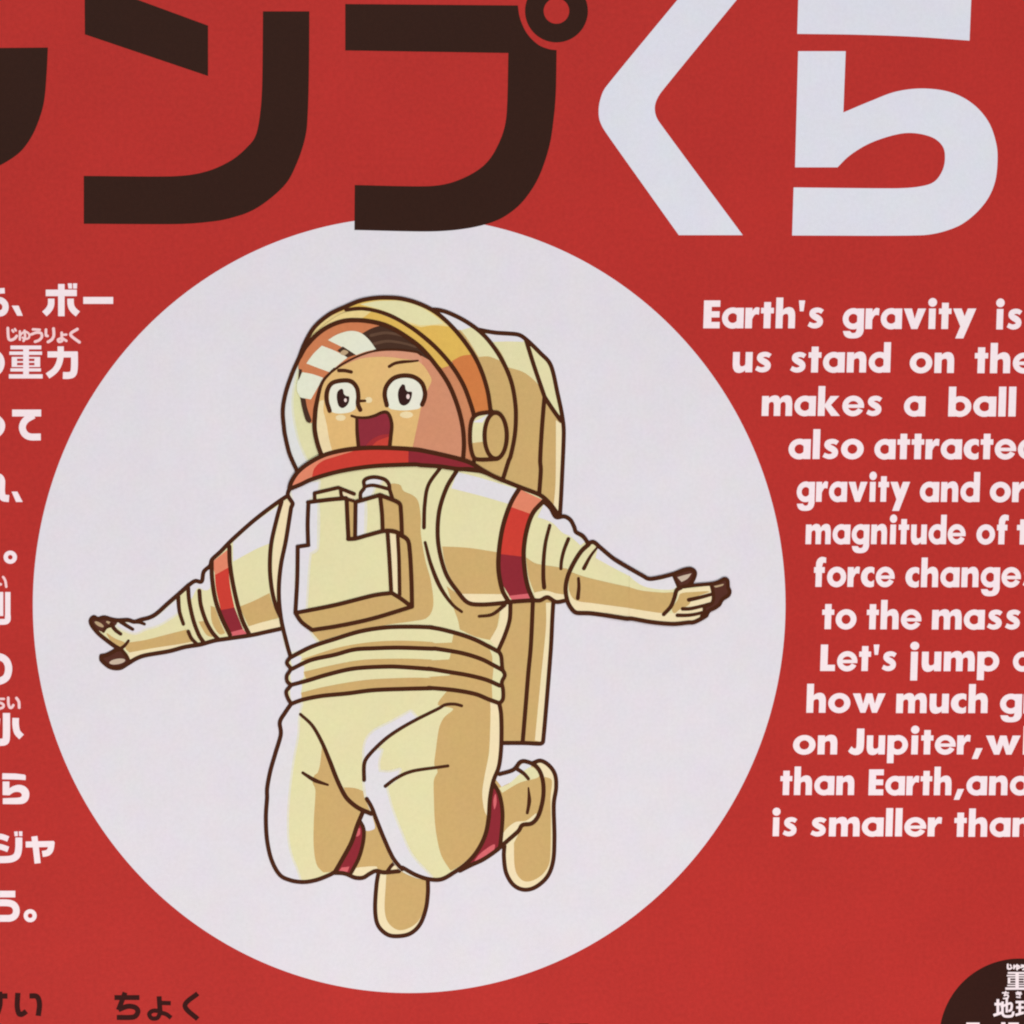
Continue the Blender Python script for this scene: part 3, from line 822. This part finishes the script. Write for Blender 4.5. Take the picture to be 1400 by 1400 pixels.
cp.fill('cream', E([(770, 255, 1), (950, 210, 1), (975, 485, 1), (760, 540, 1)]))
cp.fill('tan', E([(950, 210, 1), (1095, 270, 1), (1112, 515, 1), (1050, 482), (975, 480, 1)]))
cp.soft('suit_white', 'suit_mid', E([(772, 275, 1), (832, 262, 1), (826, 500, 1), (765, 525, 1)]))
cp.fill('tan', E([(700, 245, 1), (765, 262, 1), (755, 540, 1), (710, 540, 1)]))
cp.fill('pale', E([(1010, 495, 1), (1085, 512, 1), (1102, 985, 1), (1040, 958, 1)]))
cp.fill('tan', E([(1085, 510, 1), (1150, 540), (1172, 600), (1190, 1060, 1), (1102, 990, 1)]))
cp.fill('tan', E([(305, 1110, 1), (1040, 958, 1), (1190, 1062, 1), (900, 1150), (430, 1240, 1), (335, 1165)]))
cp.soft('suit_white', 'suit_mid', E([(412, 275, 1), (470, 268, 1), (466, 615, 1), (412, 650, 1), (398, 780), (380, 1075, 1), (315, 1090, 1), (330, 612, 1), (408, 600, 1)]))
for q, w in ((E([(400, 590), (396, 430), (402, 262)]), 6.2), (E([(398, 262), (550, 243), (690, 230)]), 6), (E([(402, 590), (318, 602)]), 6), (E([(320, 602), (316, 850), (302, 1108)]), 6.2),
             (E([(305, 1108), (600, 1050), (900, 975), (1040, 956)]), 6), (E([(1040, 956), (1110, 1000), (1190, 1060)]), 6),
             (E([(1190, 1062), (900, 1150), (650, 1205), (430, 1240, 1), (350, 1180), (302, 1110)]), 6), (E([(1008, 500), (1022, 700), (1036, 955)]), 6),
             (E([(1085, 515), (1095, 700), (1100, 970)]), 5.4), (E([(1090, 505), (1160, 550), (1178, 640), (1190, 850), (1195, 1060)]), 6.2), (E([(694, 240), (701, 400), (708, 540)]), 6.2),
             (E([(705, 543), (760, 540), (860, 512), (980, 482), (1060, 485), (1115, 512)]), 6), (E([(763, 260), (761, 400), (759, 535)]), 6),
             (E([(450, 240), (448, 192, 1), (630, 150, 1), (752, 198, 1)]), 5.4), (E([(648, 158), (656, 215), (695, 242)]), 5.2), (E([(660, 225), (748, 252)]), 4.6),
             (E([(800, 232), (802, 190), (830, 150), (826, 100), (860, 76), (920, 70), (990, 90), (1020, 130), (1022, 160), (1042, 225)]), 5.6),
             (E([(832, 142), (900, 132), (1015, 160)]), 5.2), (E([(768, 258), (860, 232), (950, 206, 1), (1095, 268), (1110, 330), (1118, 510)]), 6), (E([(950, 208), (965, 350), (970, 482)]), 6)):
    cp.line(q, w)

# waist rings
wb = Print()
w_ = [waist1,
      K([(270, 420), (420, 350), (600, 310), (750, 270), (900, 260), (1100, 255), (1350, 263)]) + L([(250, 262), (450, 295), (600, 340), (700, 390), (765, 425)]),
      K([(270, 540), (400, 505), (550, 460), (750, 415), (1000, 400), (1150, 405), (1350, 420)]) + L([(200, 415), (350, 440), (500, 465), (640, 500), (745, 545)]),
      K([(270, 685), (350, 655), (500, 625), (700, 605), (900, 580), (1150, 570), (1350, 565)]) + L([(200, 562), (400, 580), (560, 610), (660, 650), (742, 680)])]
bl = K([(262, 330), (236, 372), (265, 418), (236, 470), (240, 515), (265, 545), (232, 590), (243, 640), (270, 685)])
br = L([(735, 280), (757, 320), (767, 420), (785, 465), (762, 520), (772, 580), (770, 650), (742, 682)])
wb.fill('cream', bl[::-1] + w_[0][1:-1] + br + w_[3][-2:0:-1])
ups = [K([(345, 345, 1), (600, 262), (800, 222), (1000, 203), (1200, 203), (1350, 212)]) + L([(250, 220), (380, 215, 1), (392, 150, 1), (560, 205), (665, 262, 1), (688, 320), (690, 385, 1)]),
       K([(365, 440, 1), (600, 385), (800, 350), (1000, 340), (1200, 340), (1350, 347)]) + L([(220, 352), (360, 345, 1), (375, 285, 1), (500, 310), (620, 355), (700, 395, 1), (690, 500, 1)]),
       K([(345, 600, 1), (500, 560), (700, 522), (900, 497), (1200, 485), (1350, 487)]) + L([(200, 480), (365, 468, 1), (365, 448, 1), (500, 472), (640, 510), (685, 535, 1), (690, 655, 1)])]
for k in range(3):
    lo = [p for p in w_[k + 1] if ups[k][0][0] <= p[0] <= ups[k][-1][0]]
    wb.fill('tan', ups[k] + lo[::-1])
for q in ([(270, 345), (345, 318), (340, 360), (285, 400)], [(265, 450), (290, 425), (365, 395), (365, 445), (360, 490), (275, 520)], [(262, 580), (290, 550), (350, 535), (345, 600), (345, 640), (275, 660)]):
    wb.fill('suit_white', K(q))
for q in w_:
    wb.line(q, 6.2)
wb.line(bl, 5.8)
wb.line(br, 5.8)

# arm at the right of the picture
ra = Print()
top = D([(470, 590), (560, 600), (640, 610), (720, 640), (800, 680), (950, 740), (1100, 800), (1180, 870), (1240, 950)])
puff = I([(320, 55), (370, 105), (420, 188), (500, 183), (560, 218), (598, 290), (612, 332), (680, 372), (728, 440)])
ra.fill('cream', Ff([(500, 1028, 1), (420, 940), (340, 820), (290, 660), (272, 500), (287, 320), (340, 150), (410, 30, 1)]) + top[1:-1] + puff[2:] + I([(780, 430), (850, 485), (980, 590), (1130, 680)]) + I([(1100, 1160), (900, 1130), (750, 1110), (620, 1105), (530, 1000), (420, 998), (340, 958), (270, 985), (200, 985)]) + Ff([(860, 1022), (700, 1040)]))
ra.fill('suit_white', Ff([(420, 30, 1), (600, 75), (880, 160, 1), (808, 272, 1), (600, 212), (375, 155, 1)]))
ra.fill('tan', Ff([(305, 600, 1), (500, 610), (735, 645, 1), (735, 780), (765, 965, 1), (450, 962, 1), (370, 840), (325, 720)]))
ra.fill('pale', Ff([(448, 962, 1), (765, 965, 1), (790, 1020, 1), (640, 1035), (510, 1022, 1)]))
ra.fill('band_light', Ff([(905, 165, 1), (1080, 245, 1), (990, 355, 1), (830, 298, 1)]))
ra.fill('band_red', Ff([(835, 298, 1), (985, 352, 1), (935, 500), (918, 680, 1), (750, 660, 1), (775, 480)]))
ra.fill('band_dark', Ff([(750, 658, 1), (918, 678, 1), (930, 830), (975, 970, 1), (820, 980, 1), (755, 850)]))
ra.fill('band_pink', Ff([(815, 978, 1), (968, 960, 1), (985, 1010, 1), (845, 1015, 1)]))
ra.fill('suit_white', I([(300, 72, 1), (340, 80), (400, 195), (500, 198), (560, 240), (590, 325), (700, 425, 1), (655, 460, 1), (560, 375), (480, 335), (380, 240), (245, 190, 1)]))
ra.fill('tan', I([(135, 575, 1), (210, 625), (280, 645), (400, 662), (535, 685, 1), (505, 800), (500, 930, 1), (400, 915), (310, 890), (215, 915, 1), (160, 760)]))
ra.fill('pale', I([(210, 912, 1), (320, 893), (420, 918), (500, 930, 1), (500, 980), (420, 985), (340, 945), (270, 975), (230, 965)]))
ra.fill('suit_white', I([(820, 485, 1), (980, 600), (1130, 690, 1), (1200, 790, 1), (1000, 690), (800, 580, 1)]))
ra.fill('pale', I([(545, 880, 1), (600, 980), (800, 1015), (1150, 1060, 1), (1120, 1155), (900, 1122), (750, 1102), (620, 1098), (560, 1020)]))
ra.fill('tan', I([(568, 715, 1), (700, 762), (950, 822), (1150, 865, 1), (1150, 1062, 1), (800, 1015), (610, 985), (550, 900), (545, 800)]))
ra.line(top)
ra.line(Ff([(415, 25), (340, 150), (285, 320), (271, 500), (290, 660), (340, 820), (420, 940), (500, 1028), (600, 1045), (750, 1035), (850, 1022)]) + I([(200, 985), (270, 985), (340, 955), (420, 1000), (500, 990)]))
ra.line(Ff([(900, 150), (830, 270), (772, 440), (742, 620), (737, 780), (765, 930), (815, 1025)]), 6.6)
ra.line(Ff([(1085, 250), (1000, 345), (952, 480), (930, 640), (940, 800), (965, 920), (1005, 1015)]), 6.6)
ra.line(puff)
ra.line(Ff([(785, 1048), (690, 1120), (588, 1135)]), 5.5, w2=4)
ra.line(I([(362, 268), (322, 430), (303, 600), (300, 760), (308, 862)]), 5, w2=6.4)
ra.line(I([(540, 398), (500, 500), (475, 600), (468, 682)]), 5.6, w2=5)
ra.line(I([(815, 480), (750, 565), (688, 680)]), 3.4, w2=6)
ra.line(I([(636, 775), (640, 860), (630, 965)]), 4.4, w2=6)
ra.line(I([(725, 445), (780, 428), (850, 485), (980, 592), (1130, 682)]))
ra.line(I([(735, 450), (660, 520), (585, 640), (533, 760), (513, 880), (533, 1000), (580, 1078), (620, 1105), (750, 1110), (900, 1130), (1100, 1162)]), 6.4)

# right glove
rg = Print()
rg.fill('cream', I([(1125, 682, 1), (1250, 750)]) + J([(470, 500), (560, 490), (700, 455), (760, 570), (900, 560), (1060, 550), (1090, 640), (1080, 730), (1005, 830), (850, 920), (700, 930), (500, 915), (300, 880)]) + I([(1125, 1162, 1)]))
rg.fill('suit_white', I([(1122, 684, 1), (1250, 758)]) + J([(470, 512), (580, 510), (700, 480), (735, 560), (700, 600), (560, 600), (420, 570), (330, 515)]) + I([(1122, 748, 1)]))
rg.fill('pale', I([(1122, 1060, 1)]) + J([(400, 795), (620, 825), (780, 830), (960, 830), (940, 880), (850, 915), (700, 922), (500, 905), (300, 870)]) + I([(1122, 1158, 1)]))
rg.fill('tan', I([(1122, 859, 1)]) + J([(400, 612), (600, 632), (722, 635), (715, 720), (655, 815), (600, 828), (400, 800)]) + I([(1122, 1060, 1)]))
rg.fill('pale', J([(765, 605), (900, 590), (1060, 575), (1075, 720), (1000, 815), (860, 860), (720, 840), (700, 780), (745, 690)]))
rg.fill('tan', J([(775, 640), (900, 625), (1050, 622), (900, 680), (850, 750), (770, 790), (715, 830), (690, 790), (745, 700)]))
tips = Q([(1000, 432), (1125, 368), (1188, 400), (1200, 540), (1230, 600), (1210, 680), (1085, 768), (1035, 860), (945, 928), (835, 985), (785, 1075)])
rg.fill('tip_brown', Q([(870, 480, 1)]) + tips + Q([(690, 1100, 1), (740, 1000, 1), (730, 910, 1), (880, 830, 1), (900, 700, 1)]))
rg.fill('tip_light', Q([(925, 510), (1010, 490), (1115, 465), (1090, 500), (960, 535)]))
rg.fill('tip_brown', Q([(170, 270, 1), (300, 225), (430, 185), (530, 200), (570, 260), (545, 350), (470, 450), (350, 520), (240, 500, 1)]))
rg.fill('tip_grey', Q([(225, 338, 1), (350, 300), (495, 265, 1), (420, 365), (305, 428, 1)]))
rg.line(I([(980, 592), (1130, 682), (1250, 750)]) + J([(470, 500), (560, 490), (700, 455), (800, 416), (870, 406), (912, 440), (895, 505), (860, 560)]))
rg.line(J([(712, 480), (740, 545), (760, 592)]), 5)
rg.line(J([(775, 585), (735, 610), (715, 680), (680, 765), (612, 840)]), 6.4, w2=5.6)
rg.line(Q([(340, 520), (600, 488), (860, 465)]) + tips, 5.4)
rg.line(Q([(445, 772), (560, 748), (700, 715), (880, 665)]), 6, w2=5)
rg.line(Q([(325, 945), (480, 940), (700, 890), (890, 835)]), 5.4, w2=4.6)
rg.line(Q([(225, 1068), (400, 1068), (560, 1050), (760, 1000)]), 5.4, w2=4.4)
rg.line(Q([(875, 490), (905, 620), (915, 740), (880, 840), (750, 900), (740, 990), (690, 1090)]), 5)
rg.line(I([(900, 1130), (1100, 1162)]) + J([(300, 880), (500, 915), (700, 932), (850, 918)]) + Q([(540, 1200), (680, 1135), (785, 1070)]))

# helmet shell, rim, glass
he = Print()
shell = B([(230, 193), (300, 200), (380, 225), (500, 285), (620, 370), (720, 480), (810, 625), (872, 780), (902, 950), (905, 1100), (892, 1230), (862, 1370)]) + D([(850, 520), (800, 680)])
he.fill('tan', shell + D([(640, 620, 1), (560, 560, 1)]) + B([(600, 700, 1), (400, 350, 1)]))
he.fill('cream', B([(280, 205, 1), (380, 225), (500, 285), (620, 370), (720, 480), (775, 600, 1), (690, 568), (610, 572, 1), (500, 400), (400, 300)]))
he.fill('suit_white', B([(290, 208, 1), (380, 228), (500, 288), (560, 330, 1), (500, 350), (440, 352), (360, 280)]))
he.line(shell)
l0 = A([(275, 690), (205, 850), (145, 1030), (117, 1200), (130, 1380)]) + Cc([(135, 370), (180, 560), (250, 720)])
rim_out = A([(275, 690), (330, 550), (420, 400), (560, 280), (720, 203), (860, 147), (1000, 122), (1130, 118), (1250, 128), (1390, 165)]) + B([(235, 195), (340, 275), (450, 390), (560, 540), (630, 680), (680, 840), (705, 1000)])
rim_mid = A([(720, 235), (850, 222), (1000, 242), (1150, 292), (1300, 375)]) + B([(150, 395), (280, 510), (400, 650), (490, 800), (550, 960), (575, 1050)])
glass = A([(280, 685), (335, 590), (440, 475), (560, 392), (700, 342), (850, 335), (1000, 355), (1130, 395), (1280, 480)]) + B([(150, 500), (270, 640), (370, 790), (440, 960), (480, 1120), (492, 1260), (485, 1390)])
he.fill('glass_cream', l0 + Cc([(300, 690, 1), (480, 590, 1), (900, 500, 1), (1300, 500, 1)]) + A([(1300, 600, 1), (800, 400, 1), (400, 560, 1)]))
he.soft('glass_white', 'glass_mid', A([(262, 760, 1), (228, 900), (204, 1040), (200, 1180), (220, 1330)]) + Cc([(252, 420), (292, 530), (345, 640, 1), (255, 710, 1), (185, 560), (140, 370), (122, 200)]) + A([(150, 1030), (210, 850)]))
he.fill('rim_orange', B([(0, 300, 1)]) + rim_mid[5:] + D([(570, 560, 1), (490, 530, 1)]) + glass[:8:-1] + B([(0, 400, 1)]))
he.fill('gold_light', rim_out[:8] + A([(1000, 345, 1)]) + glass[5::-1])
he.fill('gold', rim_out[4:17] + B([(680, 840, 1), (545, 556, 1), (470, 570), (395, 605, 1)]) + rim_mid[7::-1] + A([(560, 300, 1)]))
he.fill('gold_light', A([(850, 180, 1), (1000, 150), (1130, 145), (1250, 150), (1400, 190)]) + B([(230, 215), (380, 330, 1), (250, 320), (150, 335, 1)]) + A([(1300, 360), (1150, 275), (1000, 225)]))
he.fill('cream', A([(860, 185, 1), (1000, 155), (1130, 148), (1250, 155), (1400, 195)]) + B([(230, 225), (330, 305, 1), (240, 315), (140, 320, 1)]) + A([(1260, 330), (1150, 270), (1000, 215)]))
he.fill('orange', B([(395, 605, 1), (470, 565), (545, 553, 1), (560, 540, 1), (630, 680), (680, 840), (705, 1010, 1), (580, 1050, 1), (550, 960), (490, 800)]))
he.fill('gold', A([(340, 600, 1), (420, 480), (560, 350), (700, 268), (850, 245), (1000, 262), (1150, 315), (1300, 395)]) + B([(150, 412), (280, 530), (380, 640, 1), (315, 662, 1), (270, 620), (150, 490)]) + A([(1280, 470), (1130, 385), (1000, 345), (850, 325), (700, 332), (560, 382), (440, 465)]))
he.fill('gold_light', A([(335, 590, 1), (420, 470), (560, 345), (700, 265), (850, 242), (960, 252, 1), (900, 300), (850, 322), (700, 330), (560, 380), (440, 465)]))
he.fill('glass_orange', glass[:9] + B([(150, 500, 1), (100, 560, 1)]) + A([(1200, 640, 1), (850, 680), (690, 750), (560, 850), (490, 940), (440, 1120), (400, 1310, 1), (380, 1320, 1), (330, 1200), (290, 1080, 1), (380, 1090, 1), (440, 1000), (500, 885, 1), (300, 830, 1), (265, 800, 1)]))
he.fill('hair', A([(870, 465, 1), (960, 415), (1060, 385), (1130, 395), (1280, 480)]) + B([(150, 495, 1), (225, 600, 1), (0, 540)]) + A([(1250, 625), (1100, 618), (1000, 640, 1), (940, 560)]))
he.line(A([(960, 480), (1100, 455), (1250, 480), (1370, 530)]), 4.5, mat='hair_streak', w2=3)
he.line(A([(990, 560), (1120, 535), (1270, 555), (1390, 590)]), 4.5, mat='hair_streak', w2=3)
he.fill('glint', A([(548, 525, 1), (640, 470), (760, 437), (860, 455), (940, 520), (1008, 612, 1), (910, 635), (820, 668, 1), (690, 595)]))
he.fill('glint', A([(342, 748, 1), (410, 655), (490, 578, 1), (610, 625), (738, 690, 1), (650, 760), (565, 832, 1), (450, 790)]))
he.fill('glint', A([(305, 832, 1), (400, 850), (502, 885, 1), (450, 980), (385, 1092, 1), (285, 1075, 1), (250, 1000), (262, 900)]))
he.fill('hair', A([(638, 625, 1), (690, 585, 1), (815, 665, 1), (735, 692, 1)]))
he.fill('tip_light', A([(665, 650), (700, 618), (745, 640), (700, 672)]))
he.fill('hair', A([(272, 800, 1), (302, 808, 1), (290, 860), (265, 915, 1)]))
he.fill('hair', A([(283, 1072, 1), (335, 1090, 1), (352, 1180), (392, 1292, 1), (378, 1318), (340, 1300), (303, 1180)]))
he.line(l0)
he.line(rim_out, 6.2)
he.line(rim_mid, 4.5, w2=6.2, wm=6.2)
he.line(D([(572, 500), (572, 580)]), 5.5)

# face
fa = Print()
f_left = Cc([(492, 590), (450, 470), (422, 330), (425, 200)]) + A([(440, 1130), (490, 940), (570, 840), (690, 750)])
fa.fill('skin_shade', f_left + A([(850, 675), (1010, 632), (1200, 620), (1400, 645)]) + B([(150, 560, 1)]) + glass[10:] + D([(485, 500, 1), (300, 480), (0, 430)]) + Cc([(1000, 505), (620, 545)]))
fa.fill('brow_band', A([(700, 755, 1), (850, 678), (1010, 638), (1200, 625), (1400, 650)]) + B([(150, 575, 1), (160, 630, 1), (0, 600)]) + A([(1150, 695), (1000, 690), (850, 705)]))
fa.fill('skin', Cc([(492, 585, 1), (450, 470), (425, 330), (430, 200)]) + A([(445, 1130), (495, 945), (570, 850, 1), (690, 770), (850, 705), (1000, 686), (1150, 688)]) + P([(900, 72), (1000, 84), (1070, 104), (1130, 160), (1190, 270), (1172, 330, 1), (1130, 420, 1), (1085, 560, 1), (1050, 730), (1008, 925, 1), (900, 930, 1)]) + Cc([(1000, 510), (700, 540)]))
fa.fill('skin_light', Cc([(500, 575, 1), (455, 460), (440, 330), (445, 200)]) + A([(470, 1110), (510, 1100, 1), (505, 1200), (520, 1260)]) + Cc([(540, 300), (560, 420), (592, 545, 1)]))
fa.line(f_left[:-1] + A([(610, 800)]), 6.8, wm=6.8, w2=3.2)
fa.line(A([(570, 840), (690, 755), (850, 675), (1010, 628), (1200, 618), (1400, 640)]) + B([(150, 555)]), 3.2, w2=3.4, wm=2.6)
fa.line(P([(303, 186), (360, 187), (422, 200)]), 5.4, w2=5)
fa.line(P([(785, 148), (840, 117), (920, 103), (1000, 98), (1060, 92)]), 4.6, w2=2.8, wm=4.8)
fa.put('skin_light', [disc(*A([(938, 1098)])[0], 5, 4.2)])
fa.put('skin_light', [disc(*A([(670, 1268)])[0], 7, 4.2)])
fa.put('skin_light', [disc(*A([(1300, 1240)])[0], 9, 4.6)])
fa.line(A([(848, 1108), (905, 1106)]), 4.4, w2=3.6)

vi = Print()
vi.line(glass, 6.4)

ey1 = Print()
ey1.fill('eye_white', P([(222, 575, 1), (210, 440), (232, 340), (300, 300), (380, 302), (445, 340), (468, 430), (462, 555, 1), (410, 585), (320, 598), (260, 592)]))
ey1.fill('pupil', P([(283, 450), (290, 390), (325, 360), (345, 372), (350, 408), (375, 430), (402, 435), (398, 490), (370, 530), (335, 546), (300, 522)]))
ey1.put('spark', [disc(*P([(366, 470)])[0], 1.9, 2.6)])
ey1.line(P([(215, 572), (186, 470), (192, 380), (237, 308), (330, 283), (420, 290), (474, 350), (489, 430), (485, 505), (508, 562)]), 6.5)
ey2 = Print()
ey2.fill('eye_white', P([(775, 530, 1), (760, 420), (785, 335), (850, 268), (930, 252), (1020, 268), (1090, 325), (1115, 400), (1095, 510, 1), (1070, 550), (930, 568), (800, 555)]))
ey2.fill('pupil', P([(868, 430), (876, 368), (910, 318), (936, 328), (942, 365), (965, 388), (1002, 390), (996, 450), (970, 500), (925, 522), (885, 500)]))
ey2.put('spark', [disc(*P([(965, 435)])[0], 2.3, 3.4)])
ey2.line(P([(762, 518), (742, 420), (760, 335), (825, 262), (920, 235), (1020, 248), (1096, 305), (1126, 390), (1122, 455), (1100, 512)]), 6.7)

mo = Print()
mo.fill('mouth_red', Cc([(828, 215, 1), (900, 218), (980, 203), (1050, 175), (1112, 165), (1142, 205), (1160, 290), (1150, 400), (1140, 512, 1), (842, 520, 1), (825, 400)]))
mo.fill('tongue_shade', Cc([(890, 515, 1), (960, 432), (1050, 385), (1145, 372, 1), (1138, 510, 1)]))
mo.fill('tongue', Cc([(955, 505, 1), (1020, 442), (1130, 398, 1), (1130, 505, 1)]))
mo.line(Cc([(775, 200), (830, 215), (920, 217), (1000, 197), (1060, 170), (1110, 165), (1142, 205), (1160, 290), (1150, 400), (1138, 510)]), 3.6, w2=6)
mo.line(Cc([(825, 222), (828, 360), (843, 515)]), 4.6, w2=5.6)

ep = Print()
ep.fill('cream', D([(690, 140, 1), (600, 155), (555, 200), (540, 300), (545, 420), (570, 500), (600, 515), (730, 515, 1), (680, 400), (670, 250)]))
ep.fill('suit_white', D([(690, 150, 1), (640, 180), (570, 215), (640, 220, 1), (665, 180)]))
ep.fill('tan', D([(545, 385, 1), (650, 372, 1), (660, 440), (720, 510, 1), (600, 510), (565, 480)]))
ep.put('tan', [disc(*D([(745, 325)])[0], 15.6, 31.5)])
ep.line(D([(720, 135), (600, 155), (555, 205), (541, 310), (547, 420), (572, 500), (620, 515), (730, 512)]), 6)
ep.put('line_brown', [[(D([(745, 325)])[0][0] + x, D([(745, 325)])[0][1] + y) for x, y in q] for q in arcband(0, 0, 18.2, 34.6, 12.2, 28.4, 0, 360, 60)])

co = Print()
c_top = Cc([(180, 900), (195, 840), (250, 750), (340, 670), (480, 590), (620, 545), (800, 515), (1000, 505), (1200, 510), (1390, 523)]) + D([(200, 452), (330, 480), (480, 518), (560, 550), (640, 600), (720, 645), (800, 680)])
c_bot = Cc([(180, 900), (280, 860), (400, 805), (600, 745), (800, 705), (1000, 680), (1200, 670), (1390, 665)]) + D([(150, 560), (300, 570), (440, 590), (540, 592), (640, 612), (720, 645)])
co.fill('band_red', c_top[:16] + c_bot[::-1])
co.fill('band_dark', D([(50, 440, 1), (150, 452), (300, 482), (480, 522), (560, 552), (640, 603), (700, 635, 1), (540, 590), (440, 588), (300, 568), (150, 558), (48, 556, 1)]))
co.fill('band_light', Cc([(185, 890, 1), (200, 845), (255, 755), (345, 675), (480, 600), (620, 560), (800, 535, 1), (620, 590), (500, 630), (420, 700), (395, 790, 1), (280, 850)]))
co.line(c_top, 6.4)
co.line(c_bot, 6.2)

sub(bp_, 'backpack')
sub(b1, 'boot', 'boot sole pointing straight down below the knees')
sub(b2, 'boot', 'boot sole kicked back beside the right thigh')
sub(l1, 'lower_leg')
sub(l2, 'lower_leg')
sub(tr, 'trousers')
sub(la, 'arm')
sub(lg, 'glove')
sub(cp, 'chest_pack')
sub(wb, 'waist_rings')
sub(ra, 'arm')
sub(rg, 'glove')
sub(he, 'helmet')
sub(fa, 'face')
sub(vi, 'visor_rim')
sub(ey1, 'eye')
sub(ey2, 'eye')
sub(mo, 'mouth')
sub(ep, 'ear_piece')
sub(co, 'collar')
